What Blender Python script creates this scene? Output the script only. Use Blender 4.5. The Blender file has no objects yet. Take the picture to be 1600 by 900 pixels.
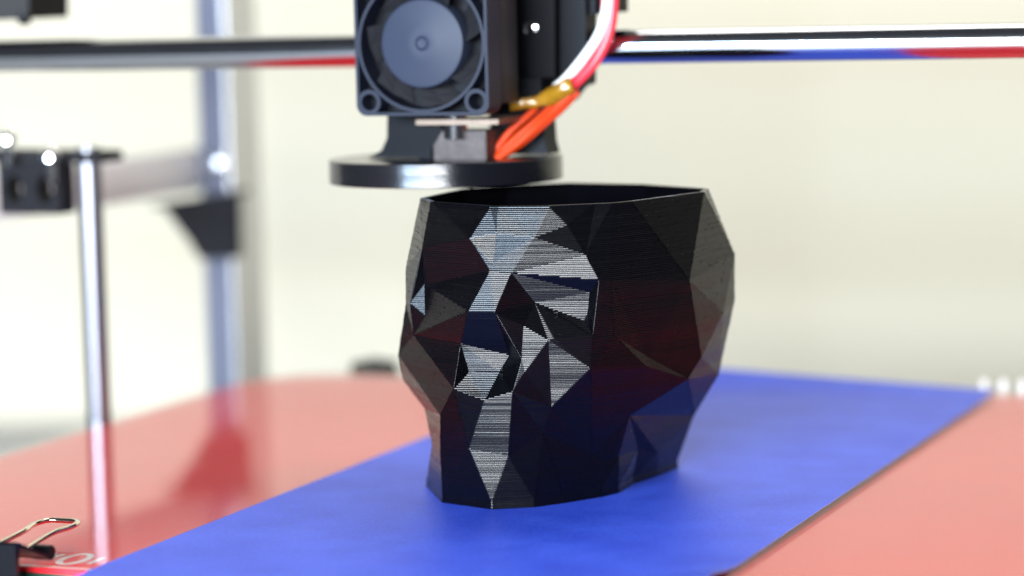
import bpy, bmesh, math, random
import numpy as np
from mathutils import Vector, Matrix, noise

random.seed(7)
rng = np.random.default_rng(7)
SC = bpy.context.scene
COL = SC.collection
K = 0.01                      # 1 Blender unit = 100 mm; every length below is in mm
SC.unit_settings.scale_length = 0.1
D2R = math.radians

# ------------------------------------------------------------------ camera
CAM_F, PITCH, ROLL, CAM_D, CAM_H = 4444.0, D2R(6.06), D2R(1.4), 823.0, 148.0
FW = np.array([0, math.cos(PITCH), -math.sin(PITCH)])
R0 = np.array([1.0, 0, 0]); U0 = np.array([0, math.sin(PITCH), math.cos(PITCH)])
UP = U0 * math.cos(ROLL) + R0 * math.sin(ROLL)
RT = R0 * math.cos(ROLL) - U0 * math.sin(ROLL)
cam_data = bpy.data.cameras.new('camera')
cam = bpy.data.objects.new('camera', cam_data); COL.objects.link(cam)
M = Matrix(((RT[0], UP[0], -FW[0]), (RT[1], UP[1], -FW[1]), (RT[2], UP[2], -FW[2]))).to_4x4()
M.translation = Vector((0, -CAM_D, CAM_H)) * K
cam.matrix_world = M
cam_data.sensor_width = 36.0
cam_data.lens = 36.0 * CAM_F / 1600.0
cam_data.clip_start = 0.05; cam_data.clip_end = 400
cam_data.dof.use_dof = True
cam_data.dof.focus_distance = 7.90
cam_data.dof.aperture_fstop = 0.58
SC.camera = cam

# ------------------------------------------------------------------ light
W = bpy.data.worlds.new('World'); SC.world = W; W.use_nodes = True
bg = W.node_tree.nodes['Background']
bg.inputs['Color'].default_value = (0.80, 0.86, 1.0, 1); bg.inputs['Strength'].default_value = 0.07
SC.view_settings.view_transform = 'Standard'; SC.view_settings.look = 'None'
SC.view_settings.exposure = -0.16; SC.view_settings.gamma = 1.0
SC.cycles.use_denoising = True
SC.cycles.max_bounces = 8
SC.cycles.sample_clamp_indirect = 6.0

def area(name, pos, target, w, h, radiance, color):
    d = bpy.data.lights.new(name, 'AREA'); d.shape = 'RECTANGLE'
    d.size = w * K; d.size_y = h * K
    d.energy = radiance * math.pi * (w * K) * (h * K); d.color = color
    o = bpy.data.objects.new(name, d); COL.objects.link(o)
    p = Vector(pos) * K; t = Vector(target) * K
    o.location = p
    o.rotation_euler = (t - p).to_track_quat('-Z', 'Y').to_euler()
    return o
def polar(az, el, r, c=(0, 0, 50)):
    a, e = D2R(az), D2R(el)
    return (c[0] + r * math.sin(a) * math.cos(e), c[1] - r * math.cos(a) * math.cos(e), c[2] + r * math.sin(e))

area('window_light_cool', polar(-34.5, 9, 1700), (0, 0, 50), 450, 330, 105.0, (0.58, 0.77, 1.0))
area('window_light_white', polar(-13, 9, 1700), (0, 0, 50), 800, 330, 104.0, (0.90, 0.95, 1.0))
area('ceiling_light', (200, 420, 1500), (60, 80, 0), 850, 650, 5.7, (1.0, 0.97, 0.92))
area('wall_fill', (700, 350, 900), (300, 900, 150), 600, 600, 2.2, (1.0, 0.90, 0.72))  # unseen warm lamp, added to brighten and warm the wall

# ------------------------------------------------------------------ pixel geometry used only to work out positions in mm
YAW = D2R(21.6)
EX = np.array([math.cos(YAW), -math.sin(YAW), 0]); EY = np.array([math.sin(YAW), math.cos(YAW), 0])
def pw(s, d, z=0.0):           # printer axes -> world, mm
    return EX * s + EY * d + np.array([0, 0, z])
def at_y(px, py, y):
    r = FW + RT * (px - 800) / CAM_F - UP * (py - 450) / CAM_F
    return np.array([0, -CAM_D, CAM_H]) + r * ((y + CAM_D) / r[1])
def at_z(px, py, z):
    r = FW + RT * (px - 800) / CAM_F - UP * (py - 450) / CAM_F
    return np.array([0, -CAM_D, CAM_H]) + r * ((z - CAM_H) / r[2])

# ------------------------------------------------------------------ materials
def mat(name, col, rough=0.5, metal=0.0, spec=0.5, ior=None, coat=0.0, bump=None, vary=0.0, vscale=0.3, rvary=0.0):
    m = bpy.data.materials.new(name); m.use_nodes = True
    nt = m.node_tree; b = nt.nodes['Principled BSDF']
    b.inputs['Base Color'].default_value = (*col, 1); b.inputs['Roughness'].default_value = rough
    b.inputs['Metallic'].default_value = metal; b.inputs['Specular IOR Level'].default_value = spec
    if ior: b.inputs['IOR'].default_value = ior
    b.inputs['Coat Weight'].default_value = coat
    tc = nt.nodes.new('ShaderNodeTexCoord')
    if vary or rvary:
        n = nt.nodes.new('ShaderNodeTexNoise'); n.inputs['Scale'].default_value = vscale / K; n.inputs['Detail'].default_value = 6
        nt.links.new(tc.outputs['Object'], n.inputs['Vector'])
        if vary:
            mx = nt.nodes.new('ShaderNodeMix'); mx.data_type = 'RGBA'
            mx.inputs['A'].default_value = (*[c * (1 - vary) for c in col], 1)
            mx.inputs['B'].default_value = (*[min(1, c * (1 + vary)) for c in col], 1)
            nt.links.new(n.outputs['Fac'], mx.inputs['Factor']); nt.links.new(mx.outputs['Result'], b.inputs['Base Color'])
        if rvary:
            mr = nt.nodes.new('ShaderNodeMapRange'); mr.inputs['To Min'].default_value = max(0.02, rough - rvary); mr.inputs['To Max'].default_value = rough + rvary
            nt.links.new(n.outputs['Fac'], mr.inputs['Value']); nt.links.new(mr.outputs['Result'], b.inputs['Roughness'])
    if bump:
        sc, st, dist = bump
        n2 = nt.nodes.new('ShaderNodeTexNoise'); n2.inputs['Scale'].default_value = sc / K; n2.inputs['Detail'].default_value = 5
        nt.links.new(tc.outputs['Object'], n2.inputs['Vector'])
        bp = nt.nodes.new('ShaderNodeBump'); bp.inputs['Strength'].default_value = st; bp.inputs['Distance'].default_value = dist * K
        nt.links.new(n2.outputs['Fac'], bp.inputs['Height']); nt.links.new(bp.outputs['Normal'], b.inputs['Normal'])
    return m
MT = {
 'pla': mat('black_filament', (0.0012, 0.0012, 0.0020), 0.25, spec=0.25, bump=(2.2, 0.10, 0.10), rvary=0.06, vscale=0.6),
 'paper': mat('blue_paper', (0.050, 0.085, 0.80), 0.50, spec=0.55, bump=(1.4, 0.7, 0.16), vary=0.38, vscale=1.1, rvary=0.06),
 'core': mat('paper_core', (0.80, 0.78, 0.82), 0.7),
 'board': mat('red_board', (0.95, 0.016, 0.030), 0.5, vary=0.06, vscale=0.03),
 'board_edge': mat('green_board_edge', (0.01, 0.07, 0.05), 0.5),
 'print': mat('white_print', (0.92, 0.90, 0.90), 0.6),
 'rod': mat('steel_rod', (0.62, 0.63, 0.66), 0.13, metal=1.0, rvary=0.04, vscale=0.05),
 'chrome': mat('chrome', (0.8, 0.8, 0.82), 0.08, metal=1.0),
 'black': mat('black_plastic', (0.0025, 0.0028, 0.0045), 0.42, spec=0.09, bump=(0.9, 0.2, 0.2)),
 'matte': mat('matte_black_plastic', (0.010, 0.010, 0.012), 0.7, spec=0.12),
 'ring': mat('black_printed_ring', (0.004, 0.004, 0.006), 0.18, spec=0.9, bump=(1.5, 0.25, 0.12)),
 'fan': mat('fan_plastic', (0.009, 0.012, 0.024), 0.5, spec=0.2, bump=(1.2, 0.15, 0.1)),
 'hub': mat('fan_hub_label', (0.020, 0.026, 0.046), 0.5, spec=0.2, vary=0.08, vscale=0.1),
 'shroud': mat('grey_plastic', (0.018, 0.017, 0.019), 0.5, spec=0.2, bump=(1.2, 0.2, 0.1)),
 'steel': mat('worn_aluminium', (0.050, 0.038, 0.036), 0.55, metal=0.2, vary=0.9, vscale=0.22, bump=(0.5, 0.4, 0.4)),
 'brass': mat('brass_plate', (0.20, 0.145, 0.11), 0.45, metal=0.7, vary=0.3, vscale=0.2),
 'redwire': mat('red_wire', (0.75, 0.03, 0.05), 0.35),
 'orange': mat('orange_sleeve', (0.50, 0.040, 0.006), 0.4, spec=0.3),
 'whitewire': mat('white_wire', (0.82, 0.82, 0.80), 0.4),
 'tape': mat('amber_tape', (0.26, 0.13, 0.010), 0.15, bump=(0.25, 0.7, 0.8), vary=0.4, vscale=0.2),
 'alu': mat('aluminium', (0.66, 0.67, 0.70), 0.33, metal=1.0, rvary=0.05, vscale=0.05),
 'post_shaded': mat('shaded_blue_grey_metal', (0.15, 0.155, 0.20), 0.6, metal=0.6),  # post front, its bluish shade put into the colour
 'beam': mat('pale_painted_metal', (0.80, 0.80, 0.80), 0.6, spec=0.3),
 'dimrod': mat('brushed_steel', (0.26, 0.26, 0.29), 0.30, metal=1.0),
 'white': mat('white_plastic', (0.75, 0.74, 0.72), 0.5),
 'clip': mat('black_enamel', (0.004, 0.004, 0.006), 0.25, spec=0.2),
 'wire': mat('nickel_wire', (0.80, 0.70, 0.58), 0.10, metal=1.0),
 'table': mat('grey_table', (0.36, 0.36, 0.36), 0.5, vary=0.04, vscale=0.01),
}
def wall_material():
    m = mat('cream_wall', (0.80, 0.76, 0.66), 0.7); nt = m.node_tree; b = nt.nodes['Principled BSDF']
    tc = nt.nodes.new('ShaderNodeTexCoord'); mp = nt.nodes.new('ShaderNodeMapping'); mp.inputs['Scale'].default_value = (0.05, 0.05, 1.1)
    n = nt.nodes.new('ShaderNodeTexNoise'); n.inputs['Scale'].default_value = 1.3; n.inputs['Detail'].default_value = 2
    mx = nt.nodes.new('ShaderNodeMix'); mx.data_type = 'RGBA'
    mx.inputs['A'].default_value = (0.57, 0.495, 0.36, 1); mx.inputs['B'].default_value = (0.66, 0.615, 0.49, 1)
    nt.links.new(tc.outputs['Object'], mp.inputs['Vector']); nt.links.new(mp.outputs['Vector'], n.inputs['Vector'])
    nt.links.new(n.outputs['Fac'], mx.inputs['Factor']); nt.links.new(mx.outputs['Result'], b.inputs['Base Color'])
    return m
def grain_paper():
    m = MT['paper']; nt = m.node_tree; b = nt.nodes['Principled BSDF']; tc = nt.nodes['Texture Coordinate']
    f = nt.nodes.new('ShaderNodeTexNoise'); f.inputs['Scale'].default_value = 0.75 / K; f.inputs['Detail'].default_value = 3; f.inputs['Roughness'].default_value = 0.7
    g = nt.nodes.new('ShaderNodeTexNoise'); g.inputs['Scale'].default_value = 0.045 / K; g.inputs['Detail'].default_value = 4
    for n in (f, g): nt.links.new(tc.outputs['Object'], n.inputs['Vector'])
    r = nt.nodes.new('ShaderNodeMapRange'); r.inputs['From Min'].default_value = 0.34; r.inputs['From Max'].default_value = 0.68
    nt.links.new(f.outputs['Fac'], r.inputs['Value'])
    q = nt.nodes.new('ShaderNodeMapRange'); q.inputs['From Min'].default_value = 0.35; q.inputs['From Max'].default_value = 0.65; q.inputs['To Max'].default_value = 0.55
    nt.links.new(g.outputs['Fac'], q.inputs['Value'])
    ad = nt.nodes.new('ShaderNodeMath'); ad.operation = 'MULTIPLY_ADD'; ad.inputs[1].default_value = 0.6; ad.use_clamp = True
    nt.links.new(r.outputs['Result'], ad.inputs[0]); nt.links.new(q.outputs['Result'], ad.inputs[2])
    mx = nt.nodes.new('ShaderNodeMix'); mx.data_type = 'RGBA'
    mx.inputs['A'].default_value = (0.012, 0.050, 0.56, 1); mx.inputs['B'].default_value = (0.042, 0.105, 0.76, 1)
    nt.links.new(ad.outputs[0], mx.inputs['Factor']); nt.links.new(mx.outputs['Result'], b.inputs['Base Color'])
grain_paper()
MT['wall'] = wall_material()
def glass_material():            # thin clear plate: passes light straight, mirrors by Fresnel
    m = bpy.data.materials.new('clear_glass'); m.use_nodes = True; nt = m.node_tree
    for n in list(nt.nodes): nt.nodes.remove(n)
    out = nt.nodes.new('ShaderNodeOutputMaterial'); mx = nt.nodes.new('ShaderNodeMixShader')
    t = nt.nodes.new('ShaderNodeBsdfTransparent'); t.inputs['Color'].default_value = (0.985, 0.99, 0.985, 1)
    g = nt.nodes.new('ShaderNodeBsdfGlossy'); g.inputs['Roughness'].default_value = 0.035
    f = nt.nodes.new('ShaderNodeFresnel'); ge = nt.nodes.new('ShaderNodeNewGeometry'); io = nt.nodes.new('ShaderNodeMapRange')
    io.inputs['To Min'].default_value = 1.13; io.inputs['To Max'].default_value = 1 / 1.13       # same mirror strength on both faces of the plate
    nt.links.new(ge.outputs['Backfacing'], io.inputs['Value']); nt.links.new(io.outputs['Result'], f.inputs['IOR'])
    tc = nt.nodes.new('ShaderNodeTexCoord'); sm = nt.nodes.new('ShaderNodeTexNoise'); sm.inputs['Scale'].default_value = 0.03 / K; sm.inputs['Detail'].default_value = 8
    mr = nt.nodes.new('ShaderNodeMapRange'); mr.inputs['From Min'].default_value = 0.4; mr.inputs['From Max'].default_value = 0.75; mr.inputs['To Min'].default_value = 0.02; mr.inputs['To Max'].default_value = 0.11
    nt.links.new(tc.outputs['Object'], sm.inputs['Vector']); nt.links.new(sm.outputs['Fac'], mr.inputs['Value']); nt.links.new(mr.outputs['Result'], g.inputs['Roughness'])   # smudges
    nt.links.new(f.outputs['Fac'], mx.inputs['Fac']); nt.links.new(t.outputs[0], mx.inputs[1]); nt.links.new(g.outputs[0], mx.inputs[2])
    nt.links.new(mx.outputs[0], out.inputs['Surface'])
    return m
MT['glass'] = glass_material()

# ------------------------------------------------------------------ builders (mm in, Blender units out)
def link(name, me, material, parent=None):
    o = bpy.data.objects.new(name, me); COL.objects.link(o)
    for mm in (material if isinstance(material, (list, tuple)) else [material]): me.materials.append(MT[mm])
    if parent: o.parent = parent
    return o
def obj(name, bm, material, parent=None, smooth=False, angle=None):
    bmesh.ops.recalc_face_normals(bm, faces=bm.faces[:])
    me = bpy.data.meshes.new(name); bm.to_mesh(me); bm.free()
    if smooth:
        for p in me.polygons: p.use_smooth = True
        me.set_sharp_from_angle(angle=D2R(angle or 40))
    return link(name, me, material, parent)
def empty(name, loc, rz=0.0):
    o = bpy.data.objects.new(name, None); COL.objects.link(o)
    o.location = Vector(loc) * K; o.rotation_euler = (0, 0, rz); o.empty_display_size = 0.1
    return o
def tag(o, label=None, cat=None, group=None, kind=None):
    if label: o['label'] = label
    if cat: o['category'] = cat
    if group: o['group'] = group
    if kind: o['kind'] = kind
    return o
def box(bm, x0, x1, y0, y1, z0, z1, bev=0.0, mtx=None):
    r = bmesh.ops.create_cube(bm, size=1.0)
    vs = r['verts']
    for v in vs:
        v.co = Vector(((x0 if v.co.x < 0 else x1), (y0 if v.co.y < 0 else y1), (z0 if v.co.z < 0 else z1))) * K
    if bev:
        es = {e for v in vs for e in v.link_edges}
        rr = bmesh.ops.bevel(bm, geom=list(es), offset=bev * K, segments=2, affect='EDGES', profile=0.5)
        vs = list({v for f in rr['faces'] for v in f.verts} | {v for v in vs if v.is_valid})
    if mtx is not None:
        for v in vs: v.co = mtx @ v.co
    return vs
def prism(bm, poly, axis, a0, a1):
    """extrude the 2-D outline along axis 'x', 'y' or 'z' from a0 to a1"""
    def put(p, a):
        return Vector({'x': (a, p[0], p[1]), 'y': (p[0], a, p[1]), 'z': (p[0], p[1], a)}[axis]) * K
    A = [bm.verts.new(put(p, a0)) for p in poly]; B = [bm.verts.new(put(p, a1)) for p in poly]
    n = len(poly); bm.faces.new(A); bm.faces.new(B[::-1])
    for i in range(n): bm.faces.new((A[i], A[(i + 1) % n], B[(i + 1) % n], B[i]))
def lathe(bm, prof, c=(0, 0, 0), axis='z', n=64, closed=False):
    """turn a profile of (radius, height) round an axis through c"""
    rings = []
    for r, h in prof:
        ring = []
        for i in range(n):
            a = 2 * math.pi * i / n; u, w = r * math.cos(a), r * math.sin(a)
            p = {'z': (u, w, h), 'y': (u, h, w), 'x': (h, u, w)}[axis]
            ring.append(bm.verts.new(Vector((c[0] + p[0], c[1] + p[1], c[2] + p[2])) * K))
        rings.append(ring)
    pairs = list(zip(rings, rings[1:])) + ([(rings[-1], rings[0])] if closed else [])
    for A, B in pairs:
        for i in range(n): bm.faces.new((A[i], A[(i + 1) % n], B[(i + 1) % n], B[i]))
    if not closed:
        bm.faces.new(rings[0]); bm.faces.new(rings[-1][::-1])
def spline(pts, sub=8):
    P = [np.array(p, float) for p in pts]; P = [2 * P[0] - P[1]] + P + [2 * P[-1] - P[-2]]; out = []
    for i in range(1, len(P) - 2):
        for k in range(sub):
            t = k / sub; a, b, c, d = P[i - 1:i + 3]
            out.append(0.5 * ((2 * b) + (-a + c) * t + (2 * a - 5 * b + 4 * c - d) * t * t + (-a + 3 * b - 3 * c + d) * t ** 3))
    out.append(P[-2]); return out
def tube(bm, pts, r, n=12, sub=8, close=False):
    path = spline(pts, sub) if sub else [np.array(p, float) for p in pts]
    prev = None; N = None
    for i, p in enumerate(path):
        t = Vector(path[min(i + 1, len(path) - 1)] - path[max(i - 1, 0)]).normalized()
        if N is None: N = t.orthogonal().normalized()
        else: N = (N - t * N.dot(t)).normalized()
        Bn = t.cross(N); rr = r(i / (len(path) - 1)) if callable(r) else r
        ring = [bm.verts.new((Vector(p) + (N * math.cos(a) + Bn * math.sin(a)) * rr) * K) for a in [2 * math.pi * k / n for k in range(n)]]
        if prev:
            for k in range(n): bm.faces.new((prev[k], prev[(k + 1) % n], ring[(k + 1) % n], ring[k]))
        else: bm.faces.new(ring[::-1])
        prev = ring
    bm.faces.new(prev)
NB = bmesh.new

# ================================================================== THE SETTING
bm = NB(); prism(bm, [(-1250, 900), (2600, 900), (2600, 940), (-1250, 940)], 'z', -220, 1500)
tag(obj('wall', bm, 'wall'), kind='structure')
bm = NB(); box(bm, -1250, 2600, -1400, 898, -140, -110)
tag(obj('table_top', bm, 'table'), kind='structure')

# ------------------------------------------------------------------ heated bed under its glass plate
S0, S1, D0, D1 = -195.0, 195.0, -124.0, 236.0
def bed_outline(g=0.0):
    o = [(S0 + g, D0 + g), (S1 - g, D0 + g), (S1 - g, D1 - g)]
    for k in range(7):
        a = D2R(90 + 15 * k); o.append((S0 + 34 + math.cos(a) * (34 - g), D1 - 34 + math.sin(a) * (34 - g)))
    return o
bed = empty('heated_bed', (0, 0, -1.75), -YAW)
bm = NB(); prism(bm, bed_outline(), 'z', -1.4, 0.0); obj('board', bm, 'board', bed)
bm = NB(); prism(bm, bed_outline(-0.6), 'z', -3.4, -1.45); obj('board_edge', bm, 'board_edge', bed)
def flat_stroke(bm, pts, w, z, close=False):
    n = len(pts); L = []; Rr = []
    for i, p in enumerate(pts):
        a = np.array(pts[(i - 1) % n] if close or i else pts[i]); b = np.array(pts[(i + 1) % n] if close or i < n - 1 else pts[i])
        t = (b - a) / (np.linalg.norm(b - a) + 1e-9); q = np.array([-t[1], t[0]]) * w / 2
        L.append(bm.verts.new(Vector((p[0] + q[0], p[1] + q[1], z)) * K)); Rr.append(bm.verts.new(Vector((p[0] - q[0], p[1] - q[1], z)) * K))
    for i in range(n if close else n - 1):
        j = (i + 1) % n; bm.faces.new((L[i], L[j], Rr[j], Rr[i]))
def letter(pix, close, w=1.9):
    bm = NB(); pts = []
    for p in pix:
        q = at_z(p[0], p[1], -1.7); pts.append((float(q @ EX), float(q @ EY)))
    flat_stroke(bm, pts, w, 0.05, close); return obj('printed_letter', bm, 'print', bed)
letter([(117 + 25 * math.cos(a) - 5.5 * math.sin(a) * 0.2, 873.5 - 4.8 * math.cos(a) + 6.2 * math.sin(a)) for a in [2 * math.pi * k / 28 for k in range(28)]], True)
letter([(101, 866), (86, 869.5), (73, 871), (71, 869), (76, 866.5), (88, 864)], False)
letter([(137, 881), (143, 879), (152, 875), (163, 871)], False, 1.5)
# front border line of the board, printed white
bm = NB(); flat_stroke(bm, [(S0 + 6, D0 + 1.6), (S1 - 6, D0 + 1.6)], 1.4, 0.05); obj('printed_border', bm, 'print', bed)
tag(bed, 'red heated bed board with white printed letters under the glass', 'heated bed')

glass = empty('glass_plate', (0, 0, -1.6), -YAW)
bm = NB(); prism(bm, bed_outline(0.4), 'z', 0.0, 1.6)
gl = obj('glass_sheet', bm, 'glass', glass)
tag(glass, 'clear shiny glass plate lying on the red bed beneath the blue paper', 'glass plate')

# ------------------------------------------------------------------ blue paper strip on the glass
PS0, PS1, PD0, PD1 = -67.6, 92.8, -150.0, 231.0
bm = NB(); nx, ny = 60, 130
TH = 0.15
def paper_z(s, d):
    u = (s - PS0) / (PS1 - PS0); v = max(0.0, (d - 206) / (PD1 - 206))
    lift = (5.4 * (1 - max(0, u - 0.36) / 0.64 * 0.92) if u > 0.36 else 5.4) * v ** 1.7
    wav = 0.07 * (noise.noise(Vector((s * 0.02, d * 0.016, 3.1))) + 1) * (0.5 - abs(u - 0.5)) * 2
    edge = 0.0 * math.exp(-((s - PS1) / 2.2) ** 2) * max(0, noise.noise(Vector((d * 0.02, 0, 9))) + 0.2)
    edge += 0.15 * math.exp(-((s - PS0) / 2.5) ** 2) * max(0, noise.noise(Vector((d * 0.03, 5, 1))) + 0.1)
    c = 2.0 * math.exp(-((s - PS1) / 7.0) ** 2 - ((d + 106) / 12.0) ** 2)      # corner lifted off the glass near the viewer
    return 0.02 + lift + wav + edge + c
grid = []
for top in (1, 0):
    G = []
    for i in range(nx + 1):
        row = []
        for j in range(ny + 1):
            s = PS0 + (PS1 - PS0) * i / nx; d = PD0 + (PD1 - PD0) * j / ny
            js = 0.25 * noise.noise(Vector((d * 0.35, i * 0.01, 2))) if i in (0, nx) else 0
            p = pw(s + js, d, paper_z(s, d) + (TH if top else 0))
            row.append(bm.verts.new(Vector(p) * K))
        G.append(row)
    grid.append(G)
for G in grid:
    for i in range(nx):
        for j in range(ny): bm.faces.new((G[i][j], G[i + 1][j], G[i + 1][j + 1], G[i][j + 1]))
T_, B_ = grid
for i in range(nx):
    for j in (0, ny): bm.faces.new((T_[i][j], T_[i + 1][j], B_[i + 1][j], B_[i][j]))
for j in range(ny):
    for i in (0, nx): bm.faces.new((T_[i][j], T_[i][j + 1], B_[i][j + 1], B_[i][j]))
pap = obj('blue_paper_strip', bm, 'paper', smooth=True, angle=50)
pap.data.materials.append(MT['core'])
for p in pap.data.polygons:
    if abs(p.normal.z) < 0.6: p.material_index = 1
tag(pap, 'wide blue paper strip with a curled far edge laid over the glass bed', 'paper')

# ================================================================== THE PRINTED HEAD-SHAPED POT
SKULL_V = [(-25.82, -2.49, 87.40), (-22.49, -17.02, 87.40), (-5.47, -38.65, 87.40), (-3.16, -39.61, 87.40), (10.74, -43.33, 87.40), (23.51, -40.27, 87.40),
(28.32, -39.27, 87.40), (30.14, -37.99, 87.40), (33.82, -34.73, 87.40), (55.94, -5.81, 87.40), (58.10, 6.39, 87.40), (-14.28, 30.42, 87.40), (-1.19, 41.25,
87.40), (18.39, 45.32, 87.40), (41.14, 30.32, 87.40), (-26.77, 14.24, 2.00), (-21.59, -13.20, 2.00), (-7.31, -25.85, 2.00), (4.89, -24.18, 2.00), (13.20,
-18.99, 2.00), (24.30, -10.66, 2.00), (29.55, -4.52, 2.00), (34.49, 9.97, 2.00), (42.37, 22.29, 2.00), (49.12, 35.17, 2.00), (-24.88, -27.73, 75.39), (-30.33,
-11.32, 67.93), (-30.55, -13.06, 57.78), (-33.65, -1.41, 41.73), (-32.71, 7.45, 33.14), (-26.33, 0.84, 25.21), (-24.41, -4.17, 15.36), (-11.44, -45.07, 79.13),
(-3.85, -45.97, 80.43), (6.27, -49.31, 79.24), (15.65, -47.17, 82.25), (-5.13, -43.62, 71.59), (-6.07, -42.59, 69.74), (-0.08, -43.83, 69.09), (-12.34, -43.87,
58.84), (-4.92, -45.96, 58.55), (20.38, -46.90, 73.93), (23.93, -46.49, 66.92), (27.34, -44.34, 66.44), (50.12, -23.87, 63.75), (65.68, 9.19, 67.69), (61.56,
3.18, 51.25), (54.40, -5.37, 39.33), (50.26, -7.51, 33.36), (38.15, -23.34, 42.09), (28.16, -37.40, 50.29), (37.46, -25.29, 39.62), (54.31, 29.79, 17.11),
(32.91, -14.61, 24.20), (42.31, 15.35, 8.12), (29.83, -7.25, 11.70), (35.93, 4.34, 11.34), (21.85, -13.54, 12.57), (26.95, -8.77, 10.34), (22.01, -40.70,
50.85), (21.37, -41.06, 62.86), (20.58, -37.33, 54.23), (6.29, -38.31, 60.07), (11.31, -43.28, 50.54), (2.92, -42.84, 54.26), (9.71, -43.48, 50.07), (2.16,
-41.73, 44.68), (2.97, -41.52, 41.05), (-0.53, -41.37, 35.74), (-14.74, -31.52, 48.27), (-17.00, -33.88, 35.97), (-1.19, -32.20, 44.77), (-12.66, -28.97,
39.90), (-4.18, -30.94, 39.96), (-8.43, -38.66, 33.21), (-13.22, -29.64, 18.04), (-2.25, -30.91, 16.06), (21.28, -40.56, 41.54), (10.29, -34.56, 30.15), (7.84,
-29.04, 21.90), (-24.88, -19.43, 64.03), (-24.96, -19.13, 55.03), (-29.09, -17.96, 58.48), (-28.62, -12.64, 48.81), (-21.22, -24.34, 27.20), (-21.63, -19.22,
16.26), (65.84, 14.00, 53.33), (61.17, 19.98, 30.62), (-20.95, 38.18, 62.25), (-19.44, 37.51, 47.75), (-17.08, 37.22, 23.25), (-12.51, 34.40, 2.00), (-4.03,
49.24, 64.75), (-6.13, 52.90, 40.25), (-2.39, 46.45, 25.75), (-3.65, 46.11, 2.00), (20.48, 52.40, 67.25), (18.97, 56.18, 42.75), (14.79, 52.92, 18.25), (14.78,
48.01, 2.00), (44.70, 37.25, 69.75), (47.87, 36.58, 45.25), (39.14, 36.32, 20.75), (31.95, 37.51, 2.00)]
SKULL_T = [(0, 1, 25), (0, 25, 26), (1, 2, 32), (1, 32, 25), (26, 25, 82), (26, 82, 27), (27, 82, 83), (27, 83, 28), (25, 80, 82), (82, 80, 81), (82, 81, 83),
(25, 32, 37), (25, 37, 80), (80, 37, 39), (80, 39, 81), (81, 39, 83), (83, 39, 69), (83, 69, 70), (83, 70, 28), (28, 70, 84), (28, 84, 29), (29, 84, 30), (70,
75, 74), (70, 84, 75), (84, 85, 75), (85, 16, 75), (16, 17, 75), (30, 31, 84), (84, 31, 85), (31, 15, 85), (15, 16, 85), (2, 32, 33), (2, 33, 3), (32, 36, 33),
(32, 37, 36), (33, 36, 34), (3, 33, 34), (3, 34, 4), (4, 34, 35), (36, 38, 34), (34, 38, 41), (38, 42, 41), (36, 37, 38), (37, 39, 40), (37, 40, 38), (39, 69,
71), (39, 71, 40), (40, 71, 66), (69, 72, 73), (69, 73, 71), (69, 70, 72), (72, 70, 74), (72, 74, 73), (73, 74, 68), (66, 71, 73), (66, 73, 68), (74, 75, 76),
(74, 76, 68), (75, 17, 76), (4, 35, 5), (34, 41, 35), (35, 41, 5), (5, 41, 6), (6, 41, 43), (6, 43, 7), (41, 42, 43), (7, 43, 44), (7, 44, 8), (8, 44, 9), (9,
44, 45), (44, 46, 45), (9, 45, 10), (38, 40, 62), (40, 64, 62), (64, 65, 62), (65, 63, 62), (40, 66, 64), (64, 66, 67), (64, 67, 65), (66, 68, 67), (68, 78,
67), (67, 78, 65), (65, 78, 77), (38, 60, 42), (42, 60, 59), (59, 60, 61), (38, 62, 60), (60, 62, 61), (62, 59, 61), (62, 63, 59), (65, 77, 63), (63, 77, 59),
(59, 77, 50), (59, 50, 42), (42, 50, 43), (43, 50, 49), (50, 51, 49), (51, 48, 49), (43, 49, 44), (44, 49, 47), (47, 49, 48), (44, 47, 46), (45, 46, 86), (46,
87, 86), (46, 47, 87), (47, 48, 87), (48, 52, 87), (77, 51, 50), (77, 53, 51), (77, 57, 53), (77, 78, 57), (78, 79, 57), (68, 76, 79), (68, 79, 78), (76, 17,
18), (76, 18, 79), (79, 18, 19), (79, 19, 57), (57, 19, 20), (57, 20, 58), (57, 58, 53), (58, 55, 53), (58, 20, 55), (20, 21, 55), (53, 55, 56), (55, 21, 56),
(21, 22, 56), (53, 56, 54), (56, 22, 54), (22, 23, 54), (54, 23, 24), (54, 24, 52), (53, 54, 52), (53, 52, 48), (51, 53, 48), (0, 88, 11), (0, 26, 88), (26, 27,
88), (27, 28, 88), (28, 89, 88), (28, 29, 89), (29, 90, 89), (29, 30, 90), (30, 31, 90), (31, 15, 90), (15, 91, 90), (11, 92, 12), (11, 88, 92), (88, 89, 92),
(89, 93, 92), (89, 90, 93), (90, 94, 93), (90, 95, 94), (90, 91, 95), (12, 96, 13), (12, 92, 96), (92, 97, 96), (92, 93, 97), (93, 94, 97), (94, 98, 97), (94,
95, 98), (95, 99, 98), (13, 100, 14), (13, 96, 100), (96, 101, 100), (96, 97, 101), (97, 102, 101), (97, 98, 102), (98, 103, 102), (98, 99, 103), (14, 45, 10),
(14, 100, 45), (100, 86, 45), (100, 101, 86), (101, 87, 86), (101, 102, 87), (102, 52, 87), (102, 24, 52), (102, 103, 24)]
VN = np.array(SKULL_V); TR = SKULL_T
BZ, HZ = 2.0, 87.4
ZP = 0.30                                                    # stands on the paper
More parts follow.
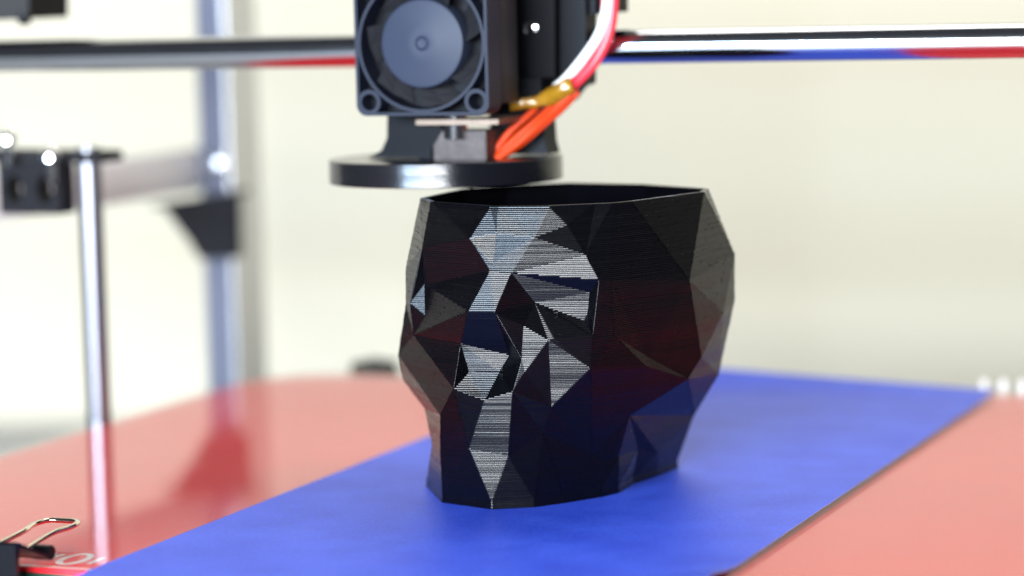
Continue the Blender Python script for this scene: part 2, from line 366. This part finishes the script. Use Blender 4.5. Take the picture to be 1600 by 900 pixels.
def slice_at(z):
    """outline of the faceted head at height z: a closed anticlockwise ring of points"""
    seg = {}
    for a, b, c in TR:
        ids = (a, b, c); pts = []
        for u, w in ((0, 1), (1, 2), (2, 0)):
            i, j = ids[u], ids[w]
            if (VN[i][2] - z) * (VN[j][2] - z) < 0:
                t = (z - VN[i][2]) / (VN[j][2] - VN[i][2]); q = VN[i] + (VN[j] - VN[i]) * t
                pts.append(((min(i, j), max(i, j)), q[:2]))
        if len(pts) == 2:
            (k0, p0), (k1, p1) = pts
            nn = np.cross(VN[b] - VN[a], VN[c] - VN[a])
            seg.setdefault(k0, []).append((k1, p0, p1, nn)); seg.setdefault(k1, []).append((k0, p1, p0, nn))
    best = None; used = set()
    for start in seg:
        if start in used: continue
        loop = [(seg[start][0][1], seg[start][0][3])]; cur, prev = seg[start][0][0], start
        used.add(start)
        while cur not in used:
            used.add(cur)
            nxt = next((e for e in seg[cur] if e[0] != prev), None)
            if nxt is None: break
            loop.append((nxt[1], nxt[3])); prev, cur = cur, nxt[0]
        if best is None or len(loop) > len(best): best = loop
    P, N = [best[0][0]], [best[0][1]]
    for q, nn in best[1:]:
        if np.linalg.norm(q - P[-1]) > 0.06: P.append(q); N.append(nn)
        else: N[-1] = nn
    if np.linalg.norm(P[0] - P[-1]) < 0.06: P.pop(); N.pop()
    P = np.array(P); N = np.array(N)
    if np.sum(P[:, 0] * np.roll(P[:, 1], -1) - np.roll(P[:, 0], -1) * P[:, 1]) < 0:
        P = P[::-1]; N = np.roll(N[::-1], -1, 0)
    E = np.roll(P, -1, 0) - P; O = np.stack([E[:, 1], -E[:, 0]], 1); O /= np.linalg.norm(O, axis=1)[:, None]
    h = np.sum(N[:, :2] * O, 1); slope = N[:, 2] / np.where(np.abs(h) < 1e-6, 1e-6, h)     # >0: facet leans up, <0: overhang
    return P, np.clip(slope, -1.6, 1.6)
LAYER = 0.52
PROF = [(-0.5, -0.062, -0.25), (-0.28, -0.020, -0.14), (0.0, 0.0, 0.0), (0.28, -0.020, 0.14), (0.5, -0.062, 0.25)]   # height, offset, slope
def ring_points(P, SL, r=0.32):
    """points and outward normals along the outline, sharp convex corners rounded like a laid bead"""
    n = len(P); E = np.roll(P, -1, 0) - P; Ln = np.linalg.norm(E, axis=1); T = E / Ln[:, None]; Nn = np.stack([T[:, 1], -T[:, 0]], 1)
    strips = []                                              # each strip: list of (point, normal)
    for i in range(n):
        j = (i + 1) % n
        turn = T[i][0] * T[j][1] - T[i][1] * T[j][0]; cosv = T[i] @ T[j]; ang = math.atan2(turn, cosv)
        strips.append([P[i], P[j], Nn[i], Nn[i], ang])
    out = []
    cut = []
    for i in range(n):
        ang = strips[i][4]; j = (i + 1) % n
        cut.append(min(r, 0.35 * Ln[i], 0.35 * Ln[j]) if ang > D2R(9) else 0.0)
    for i in range(n):
        a = P[i] + T[i] * cut[i - 1]; b = P[(i + 1) % n] - T[i] * cut[i]
        m = max(1, int(Ln[i] / 6))
        for k in range(m):
            out.append((a + (b - a) * k / m, a + (b - a) * (k + 1) / m, Nn[i], Nn[i], SL[i], SL[i]))
        if cut[i] > 0:
            j = (i + 1) % n; c = P[j]; e = P[j] + T[j] * cut[i]; q = [b]; nn = [Nn[i]]
            for t in (0.25, 0.5, 0.75, 1.0):
                q.append(b * (1 - t) ** 2 + c * 2 * t * (1 - t) + e * t * t)
                w = Nn[i] * (1 - t) + Nn[j] * t; nn.append(w / np.linalg.norm(w))
            for k in range(4): out.append((q[k], q[k + 1], nn[k], nn[k + 1], SL[i] + (SL[j] - SL[i]) * k / 4, SL[i] + (SL[j] - SL[i]) * (k + 1) / 4))
    return out
verts, norms, faces = [], [], []
nl = int(round(HZ / LAYER)); inner_rings = []
for L in range(nl):
    zc = (L + 0.5) * HZ / nl
    P, SL = slice_at(max(BZ + 0.02, min(HZ - 0.02, zc)))
    off = rng.normal(0, 0.022) + 0.05 * math.sin(L * 0.37) * 0.3
    if zc < BZ: off += 0.28 if L == 0 else 0.12
    rp = ring_points(P, SL); base = len(verts)
    zj = rng.normal(0, 0.012)
    tw = rng.normal(0, 0.03) + 0.10 * noise.noise(Vector((L * 0.11, 3.3, 1.7)))
    for (a, b, na, nb, sa, sb) in rp:
        i0 = len(verts)
        for p, nrm, sp in ((a, na, sa), (b, nb, sb)):
            lean = ((0.55 * min(1.0, -sp / 1.25)) if sp < 0 else 0.25) * sp if zc > BZ else 0.0
            bead = rng.random() ** 5 * 0.14 if na is not nb else 0.0          # small blobs where the nozzle turned
            wob = bead + 0.030 * noise.noise(Vector((p[0] * 0.22, p[1] * 0.22, L * 7.31)))
            for (hz, o, sl) in PROF:
                q = p + nrm * (o + off + wob - hz * LAYER * lean)
                verts.append((q[0], q[1], zc + hz * LAYER * 1.02 + zj + ZP)); v3 = np.array([nrm[0], nrm[1], sl + tw + lean]); norms.append(v3 / np.linalg.norm(v3))
        for k in range(4): faces.append((i0 + k, i0 + 5 + k, i0 + 6 + k, i0 + 1 + k))
    inner_rings.append(P)
def inset(P, w):
    n = len(P); E = np.roll(P, -1, 0) - P; T = E / np.linalg.norm(E, axis=1)[:, None]; N = np.stack([-T[:, 1], T[:, 0]], 1)
    out = []
    for i in range(n):
        h = N[i] + N[i - 1]; h /= max(np.linalg.norm(h), 0.3); c = max(0.5, h @ N[i]); out.append(P[i] + h * min(w / c, w * 1.6))
    return np.array(out)
pot = empty('planter', (14, 5, ZP), 0)
me = bpy.data.meshes.new('outer_wall')
V_ = (np.array(verts) - np.array([14, 5, ZP])) * K
me.from_pydata(V_.tolist(), [], faces); me.update()
for p in me.polygons: p.use_smooth = True
me.normals_split_custom_set_from_vertices([tuple(n) for n in norms])
link('outer_wall', me, 'pla', pot)
# inside of the wall, and the open rim on top
bm = NB(); org = Vector((14, 5, ZP))
prev = None
topP = inner_rings[-1]
def radial(P, c, a):
    d = np.array([math.cos(a), math.sin(a)]); best = 1e9
    for p, q in zip(P, np.roll(P, -1, 0)):
        e = q - p; den = d[0] * e[1] - d[1] * e[0]
        if abs(den) < 1e-9: continue
        w = p - c; t = (w[0] * e[1] - w[1] * e[0]) / den; u = (w[0] * d[1] - w[1] * d[0]) / den
        if t > 0 and -1e-6 <= u <= 1 + 1e-6: best = min(best, t)
    return best
for z, gap in [(HZ - 0.1, 1.5), (84, 1.7), (78, 1.8), (70, 2.2), (62, 2.6), (54, 2.6), (46, 2.6), (38, 2.6), (30, 2.6), (20, 2.6), (10, 2.6), (3, 2.6)]:
    P, _sl = slice_at(z); c = np.array([14.0, 4.0]); ring = []
    for k in range(90):
        a = 2 * math.pi * k / 90; q = c + (radial(P, c, a) - gap) * np.array([math.cos(a), math.sin(a)])
        ring.append(bm.verts.new((Vector((q[0], q[1], z + ZP)) - org) * K))
    if prev:
        for i in range(90): bm.faces.new((prev[i], prev[(i + 1) % 90], ring[(i + 1) % 90], ring[i]))
    prev = ring
bm.faces.new(prev); obj('inner_wall', bm, 'pla', pot)
bm = NB()
A_ = topP; I_ = inset(topP, 0.75); J_ = inset(topP, 1.5); zt = HZ + ZP
n = len(A_)
rr = [[bm.verts.new((Vector((q[0], q[1], z)) - org) * K) for q in R_] for R_, z in ((inset(topP, 0.12), zt - 0.04), (inset(topP, 0.38), zt + 0.10), (I_, zt - 0.06), (inset(topP, 1.12), zt + 0.10), (J_, zt - 0.1))]
for A, B in zip(rr, rr[1:]):
    for i in range(n): bm.faces.new((A[i], A[(i + 1) % n], B[(i + 1) % n], B[i]))
obj('rim', bm, 'pla', pot)
tag(pot, 'black faceted head shaped pot with shiny layer lines standing on the blue paper', 'printed pot')

# ================================================================== PRINT HEAD
FC = at_y(657, 68, 20)
head = empty('print_head', FC, -YAW)
HM = Matrix.Translation(Vector(FC)) @ Matrix.Rotation(-YAW, 4, 'Z'); HI = HM.inverted()
def loc(p): return HI @ Vector(p)
# fan: origin at the centre of its front face, local y runs away from the viewer
fan = empty('fan', (0, 0, 0)); fan.parent = head
H_ = 21.3
bm = NB()
def rounded_square(h, r, n=10):
    o = []
    for cx_, cy_, a0 in ((h - r, h - r, 0), (-h + r, h - r, 90), (-h + r, -h + r, 180), (h - r, -h + r, 270)):
        for k in range(n + 1):
            a = D2R(a0 + 90 * k / n); o.append((cx_ + r * math.cos(a), cy_ + r * math.sin(a)))
    return o
def wall_ring(bm, outer, inner, y0, y1):
    n = len(outer)
    Ls = [[bm.verts.new(Vector((p[0], y, p[1])) * K) for p in o] for o, y in ((outer, y0), (outer, y1), (inner, y1), (inner, y0))]
    for q in range(4):
        A, B = Ls[q], Ls[(q + 1) % 4]
        for i in range(n): bm.faces.new((A[i], A[(i + 1) % n], B[(i + 1) % n], B[i]))
wall_ring(bm, rounded_square(H_, 3.4), rounded_square(H_ - 1.0, 2.5), 0.0, 10.0)
circ = lambda r, c=(0, 0), n=72: [(c[0] + r * math.cos(2 * math.pi * i / n), c[1] + r * math.sin(2 * math.pi * i / n)) for i in range(n)]
wall_ring(bm, circ(20.45), circ(19.5), 0.15, 10.0)
for sx in (-1, 1):
    for sz in (-1, 1):
        wall_ring(bm, circ(3.7, (sx * 17.2, sz * 17.2), 28), circ(2.5, (sx * 17.2, sz * 17.2), 28), 0.1, 9.0)
obj('fan_frame', bm, 'fan', fan, True, 35)
bm = NB(); wall_ring(bm, rounded_square(H_ - 1.1, 2.4, 17), circ(20.5, n=72), 7.0, 8.2)
web = obj('web', bm, 'black', fan)
bm = NB(); lathe(bm, [(0.01, 8.8), (19.4, 8.8), (19.4, 9.6), (0.01, 9.6)], axis='y', n=48); obj('back_plate', bm, 'black', fan)
bm = NB(); lathe(bm, [(0.02, 0.9), (1.3, 0.85), (1.9, 1.25), (2.3, 0.95), (5.4, 0.85), (5.7, 0.95), (12.2, 0.8), (13.0, 1.1), (13.3, 1.8), (13.3, 8.5), (0.02, 8.5)], axis='y', n=72)
obj('fan_hub', bm, 'hub', fan, True, 30)
for k in range(7):
    bm = NB(); a0 = 2 * math.pi * k / 7
    g = []
    for r in (13.35, 16.0, 18.9):
        row = []
        for t in (0, 0.5, 1):
            a = a0 + t * 0.62 + (r - 13) * 0.03; y = 2.2 + 6.0 * t
            row.append((r * math.cos(a), y, r * math.sin(a)))
        g.append(row)
    for th in (0, 0.7):
        for i in range(2):
            for j in range(2):
                vs = [bm.verts.new(Vector((q[0], q[1] + th, q[2])) * K) for q in (g[i][j], g[i + 1][j], g[i + 1][j + 1], g[i][j + 1])]
                bm.faces.new(vs)
    obj('fan_blade', bm, 'matte', fan)
# shroud behind the fan, seen on its right flank
bm = NB(); box(bm, -20.6, 20.8, 10.3, 26.0, -18.5, 70.0, 0.8); obj('shroud', bm, 'shroud', head, True, 30)
bm = NB(); box(bm, -21.0, 19.5, 0.3, 10.0, 21.8, 70.0, 0.8); obj('upper_duct', bm, 'shroud', head, True, 30)
# mount column under the fan with its flared foot
bm = NB()
zr = -(FC[2] - 96.3)
prism(bm, [(-27.5, zr + 0.4), (-22.6, zr + 2.6), (-20.6, zr + 6.5), (-19.9, -14.0), (-2.0, -14.0), (-2.5, zr + 8.0), (-6.0, zr + 3.0), (-6.0, zr + 0.4)], 'y', 20.0, 34.0)
obj('mount_column', bm, 'black', head)
bm = NB(); prism(bm, [(14.0, zr + 0.4), (26.0, zr + 0.4), (25.0, zr + 4.0), (24.0, -12.0), (6.0, -12.0), (7.0, zr + 7.0)], 'y', 36.0, 46.0)
obj('mount_rib', bm, 'black', head)
# guard ring
RC = loc(at_z(695, 293, 89.0) * 0 + np.array([-19.4, 52.0, 89.0]))
bm = NB()
Ro = 36.0
pr_ = [(9.0, 7.2), (9.0, 0.0), (Ro - 0.5, 0.0)]
for k in range(14):
    for t in (0.06, 0.28, 0.5, 0.72, 0.94): pr_.append((Ro - 0.06 * (2 * t - 1) ** 2 + rng.normal(0, 0.006), 0.1 + (k + t) * 0.5))
pr_.append((Ro - 0.5, 7.2))
lathe(bm, pr_, c=(RC.x, RC.y, RC.z), n=128, closed=True)
obj('guard_ring', bm, 'ring', head, True, 60)
# heater block with brass plate and nozzle
hb = loc((-17.0, 46.0, 0))
bx_ = hb.x; by_ = hb.y
hc = loc(at_y(730, 223, 42)); 
bm = NB(); box(bm, hc.x - 9.2, hc.x + 8.2, hc.y - 5, hc.y + 9, hc.z - 6.0, hc.z + 4.0, 0.3); obj('heater_block', bm, 'steel', head)
hp = loc(at_y(722, 187, 40))
bm = NB(); box(bm, hp.x - 12.0, hp.x + 15.0, hp.y - 8, hp.y + 12, hp.z - 1.2, hp.z + 0.6, 0.2); obj('brass_plate', bm, 'brass', head)
bm = NB(); lathe(bm, [(3.6, hp.z - 5.5), (3.6, hp.z + 5.0)], c=(hp.x - 1, hp.y - 3, 0), n=24); obj('heat_break', bm, 'chrome', head, True, 30)
bm = NB(); box(bm, hc.x - 15.0, hc.x - 9.6, hc.y - 2, hc.y + 6, hc.z - 6.0, hc.z + 5.5, 0.3); obj('block_clamp', bm, 'black', head)
nz = loc((-11.5, 34.0, 0))
bm = NB(); lathe(bm, [(0.5, 0), (1.2, 0.6), (3.0, 2.4), (3.0, 6.0)], c=(nz.x, nz.y, loc((0, 0, 87.6)).z), n=20); obj('nozzle', bm, 'brass', head, True, 30)
# carriage behind
cl = loc(at_y(820, 10, 62)); cr = loc(at_y(938, 100, 62))
def hpix(pts, y): return [(loc(at_y(px, py, y)).x, loc(at_y(px, py, y)).z) for px, py in pts]
bm = NB(); yb = loc(at_y(880, 60, 66)).y
prism(bm, hpix([(640, -60), (962, -60), (961, 20), (946, 22), (944, 128), (928, 134), (910, 155), (893, 152), (880, 136), (640, 150)], 66), 'y', yb - 12.0, yb - 3.0)
obj('carriage_plate', bm, 'black', head)
bm = NB(); prism(bm, hpix([(830, -60), (884, -60), (884, 118), (836, 122)], 58), 'y', yb - 17.0, yb - 12.2); obj('belt_block', bm, 'black', head)
bm = NB(); prism(bm, hpix([(900, -60), (934, -60), (936, 96), (902, 108)], 58), 'y', yb - 15.0, yb - 12.2); obj('bearing_cover', bm, 'black', head)
bm = NB(); prism(bm, hpix([(955, -60), (984, -60), (984, 18), (955, 20)], 66), 'y', yb - 9.0, yb + 6.0); obj('belt_clamp', bm, 'black', head)
sc1 = loc(at_y(836, 43, 54))
bm = NB(); lathe(bm, [(0.02, sc1.y - 3.0), (1.6, sc1.y - 2.8), (2.8, sc1.y - 2.0), (3.1, sc1.y - 0.5), (3.1, sc1.y + 3)], c=(sc1.x, 0, sc1.z), axis='y', n=24); obj('screw', bm, 'chrome', head, True, 30)
# wires
def wpts(L): return [tuple(loc(at_y(px, py, y))) for px, py, y in L]
bm = NB(); tube(bm, wpts([(950, -40, 46), (948, 10, 46), (937, 52, 46), (914, 88, 46), (886, 122, 46), (868, 138, 46)]), 1.55); obj('white_wire', bm, 'whitewire', head, True, 60)
bm = NB(); tube(bm, wpts([(959, -40, 47), (957, 20, 47), (948, 62, 47), (927, 100, 47), (897, 132, 46), (880, 148, 45)]), 1.7); obj('red_wire', bm, 'redwire', head, True, 60)
bm = NB(); tube(bm, wpts([(948, -40, 50), (946, 30, 50), (932, 76, 49), (908, 112, 47), (885, 138, 45), (872, 148, 44)]), 1.7); obj('red_wire', bm, 'redwire', head, True, 60)
for dx_, dy_, yy in ((0, 0, 45.5), (-10, -9, 47.5), (10, 7, 44.0), (-2, 12, 42.5)):
    bm = NB(); tube(bm, wpts([(893 + dx_, 136 + dy_, yy), (866 + dx_ * 1.2, 163 + dy_, yy - 1), (836 + dx_ * 1.1, 190 + dy_, yy - 3), (806 + dx_, 216 + dy_, yy - 4), (776 + dx_ * 0.6, 244 + dy_ * 0.4, yy - 5)]), 1.12)
    obj('orange_wire', bm, 'orange', head, True, 60)
bm = NB(); tube(bm, wpts([(892, 132, 42), (872, 144, 42), (848, 156, 42), (820, 162, 42), (798, 168, 42)]), lambda t: 2.9 - 1.5 * t + 0.12 * math.sin(t * 9), 10)
for v in bm.verts: v.co += Vector((noise.noise(v.co * 26), noise.noise(v.co * 29 + Vector((3, 1, 2))), noise.noise(v.co * 27 + Vector((7, 5, 1))))) * 0.9 * K
obj('tape_wrap', bm, 'tape', head)
tag(head, 'black print head with blue grey fan and wide round guard hanging over the pot', 'print head')

# ================================================================== RODS, FRAME AND SMALL THINGS BEHIND
# long horizontal rod: through the carriage, along the printer's x axis
pr0 = at_y(760, 76, 75)
bm = NB(); lathe(bm, [(5.0, -420.0), (5.3, -419.6), (5.3, 419.6), (5.0, 420.0)], axis='x', n=40)
rod = obj('smooth_rod', bm, 'rod', None, True, 40); rod.location = Vector(pr0) * K; rod.rotation_euler = (0, 0, -YAW)
tag(rod, 'long polished steel rod running level behind the print head', 'rod')

# upright rod behind the left edge of the bed
vb = at_y(150, 640, 178); vt = at_y(143, 243, 178)
bm = NB(); lathe(bm, [(4.3, -106.0), (4.3, vt[2] + 3)], n=32)
up = obj('upright_rod', bm, 'dimrod', None, True, 40); up.location = Vector(((vb[0] + vt[0]) / 2, 178, 0)) * K
tag(up, 'upright polished steel rod standing beyond the left edge of the bed', 'rod')
ux = (vb[0] + vt[0]) / 2

def plate(name, pix, y, th, material, parent=None, bev=0.0):
    """a solid plate standing in the printer's x-z plane, at depth y, th mm deep"""
    o = empty(name, (0, 0, 0)) if False else None
    bm = NB(); A = [at_y(px, py, y) for px, py in pix]
    f = [bm.verts.new(Vector(p - EY * th / 2) * K) for p in A]; b = [bm.verts.new(Vector(p + EY * th / 2) * K) for p in A]
    bm.faces.new(f); bm.faces.new(b[::-1]); n = len(A)
    for i in range(n): bm.faces.new((f[i], f[(i + 1) % n], b[(i + 1) % n], b[i]))
    return obj(name, bm, material, parent)
br = empty('rod_bracket', at_y(60, 243, 178)); oB = Vector(at_y(60, 243, 178)) * K
def brp(name, pix, y, th, m):
    o = plate(name, pix, y, th, m); o.parent = br; o.matrix_parent_inverse = Matrix.Translation(-oB); return o
brp('clamp_bar', [(-60, 233), (172, 236), (176, 252), (-60, 251)], 178, 16, 'matte')
# lug with two round holes
bm = NB()
def holed(cx_, cz_, r): return cx_, cz_, r
lugc = at_y(57, 290, 176)
outer = []
for i in range(72):
    a = 2 * math.pi * i / 72
    outer.append(a)
for hx in (-6.2, 6.2):
    sq = []; ci = []
    for i in range(48):
        a = 2 * math.pi * i / 48; c, s = math.cos(a), math.sin(a); m_ = max(abs(c) / 6.2, abs(s) / 9.8)
        sq.append((hx + c / m_, s / m_)); ci.append((hx + 3.3 * c, -1.0 + 5.0 * s))
    n = 48; Ls = [[bm.verts.new(Vector(lugc + EX * p[0] + EY * y + np.array([0, 0, p[1]])) * K) for p in o] for o, y in ((sq, -5), (sq, 5), (ci, 5), (ci, -5))]
    for q in range(4):
        A, B = Ls[q], Ls[(q + 1) % 4]
        for i in range(n): bm.faces.new((A[i], A[(i + 1) % n], B[(i + 1) % n], B[i]))
o = obj('holed_lug', bm, 'matte'); o.parent = br; o.matrix_parent_inverse = Matrix.Translation(-oB)
for px, py in ((12, 217), (79, 245)):
    bm = NB(); c = at_y(px, py, 166)
    for r_, h0, h1 in ((2.6, -6.0, 2.0),):
        lathe(bm, [(0.02, 3.6), (1.8, 3.1), (2.9, 1.6), (3.2, 0.0), (3.2, -1.6), (1.6, -1.6), (1.6, -9.0)], n=24)
    for v in bm.verts: v.co += Vector(c) * K
    o = obj('bolt', bm, 'chrome', None, True, 40); o.parent = br; o.matrix_parent_inverse = Matrix.Translation(-oB)
tag(br, 'black clamp bar with two shiny bolts on top of the upright rod', 'bracket')

foot = empty('rod_pedestal', (ux, 178, -60)); 
bm = NB(); lathe(bm, [(15, -50), (15, 46.0), (10, 50.0)], n=32); o = obj('foot_collar', bm, 'black', foot, True, 40)
bm = NB(); box(bm, -30, 34, -9, 9, -50, 44.5, 1.0, Matrix.Rotation(-YAW, 4, 'Z')); obj('foot_block', bm, 'black', foot, True, 40)
tag(foot, 'dark foot block holding the base of the upright rod', 'rod foot')

# frame post: shade coloured into the blue-grey front, bright strip added as lit flank
YP = 385.0
pc = at_y(338, 400, YP)
post = empty('frame_post', (pc[0], YP, -110), -YAW)
bm = NB()
prism(bm, [(-6.0, 0), (-2.2, 0), (-2.2, 3), (2.2, 3), (2.2, 0), (6.0, 0), (6.0, 30), (-6.0, 30)], 'z', 0, 420); obj('profile', bm, 'post_shaded', post)
bm = NB(); box(bm, 6.05, 7.6, 0.5, 30, 0, 420, 0.3); obj('lit_side_strip', bm, 'alu', post)  # added strip, brighter metal for the light on this side
bm = NB(); q_ = at_y(352, 255, YP)[2] + 110
lathe(bm, [(0.02, -3.4), (3.0, -3.2), (4.4, -2.0), (4.6, -0.1), (4.6, 1)], c=(2.5, -0.2, q_), axis='y', n=20); obj('bolt', bm, 'alu', post, True, 40)
tag(post, 'tall aluminium frame post with a shaded blue grey front behind the bed', 'post')

# pale cross beam left of the post
b0_ = at_y(380, 262, YP + 12)
bm = NB()
box(bm, -19, -6.6, -215, 22, -8.5, 8.5, 0.6); beam = obj('frame_beam', bm, 'beam', None, True, 40)
beam.location = Vector(pw(0, 0, 0)) * K + Vector((pc[0], YP, b0_[2])) * K; beam.rotation_euler = (0, 0, -YAW)
tag(beam, 'pale cross beam joined to the left side of the frame post', 'beam')
cb = empty('corner_bracket', (0, 0, 0))
plate('gusset', [(255, 318), (372, 299), (374, 402), (316, 404), (298, 374)], YP - 14, 5, 'matte', cb)
plate('upper_flange', [(255, 317), (372, 298), (372, 305), (259, 323)], YP - 6, 22, 'matte', cb)
tag(cb, 'black triangular corner bracket below the pale cross beam', 'bracket')

# black block at the rod's far left end
eb = empty('rod_end_block', pw(0, 0, 0))
plate('block', [(-80, -80), (76, -80), (76, 28), (40, 30), (-80, 34)], 150, 26, 'black', eb)
bm = NB(); q = at_y(38, 30, 137)
lathe(bm, [(0.02, -2), (2.0, -1.8), (2.4, 0.0), (2.4, 2)], axis='z', n=20)
for v in bm.verts: v.co += Vector(q) * K
obj('bolt', bm, 'clip', eb, True, 40)
tag(eb, 'black end block above the far left end of the long rod', 'end block')

# dark knob beyond the back of the bed
kn = empty('bed_knob', at_y(585, 575, 300)); 
bm = NB(); lathe(bm, [(11, -40), (11, -3.0), (9.5, -1.0), (9.5, 1.5), (8.8, 2.4)], n=28); obj('knob_body', bm, 'black', kn, True, 40)
bm = NB(); lathe(bm, [(2.2, 2.3), (2.2, 4.0)], n=16); obj('knob_stud', bm, 'steel', kn, True, 40)
tag(kn, 'small dark knob peeping over the back edge of the bed', 'knob')

# row of pale pegs behind the right end of the bed
for k, place in enumerate(('leftmost', 'second from the left', 'third from the left', 'rightmost')):
    p = pw(86 + k * 7.0, 244, 0)
    bm = NB(); lathe(bm, [(1.5, -30), (1.5, 1.6), (1.0, 2.4)], n=16)
    o = obj('peg', bm, 'white', None, True, 40); o.location = Vector(p) * K
    tag(o, place + ' pale peg in the blurred row beyond the right bed end', 'peg', 'pale pegs behind the bed')

# binder clip holding glass and board at the near left
bc = pw(-97.0, D0 - 3.5, 0)
clip = empty('binder_clip', bc, -YAW - D2R(0))
# folded sheet-steel body: a wedge over the edge, spine in front
bm = NB()
out_ = [(-13.0, -9.5), (-13.0, 7.5), (-12.2, 8.2), (5.0, 1.3), (5.0, 0.3), (-11.2, 6.9), (-12.0, -8.7), (5.0, -8.2), (5.0, -9.2), (-12.4, -10.2)]
prism(bm, [(p[0], p[1]) for p in out_], 'x', -13.0, 13.0); obj('clip_body', bm, 'clip', clip)
for x0, x1 in ((-13.0, -7.6), (-3.2, 3.2), (7.6, 13.0)):
    bm = NB(); lathe(bm, [(1.7, x0), (2.0, x0 + .3), (2.0, x1 - .3), (1.7, x1)], c=(0, 5.2, 2.1), axis='x', n=20); obj('clip_roll', bm, 'clip', clip, True, 40)
bm = NB()
hw = [(-5.4, 5.2, 2.1), (-5.2, 6.5, 2.8), (-4.6, 20, 4.2), (-6.0, 28, 4.6), (-4.6, 33.0, 4.8), (0.0, 33.8, 4.8), (4.6, 33.0, 4.8), (6.0, 28, 4.6), (4.6, 20, 4.2), (5.2, 6.5, 2.8), (5.4, 5.2, 2.1)]
tube(bm, hw, 0.75, 10, 6); obj('clip_handle', bm, 'wire', clip, True, 60)
tag(clip, 'black binder clip with shiny wire handle gripping the near left edge of the glass', 'binder clip')
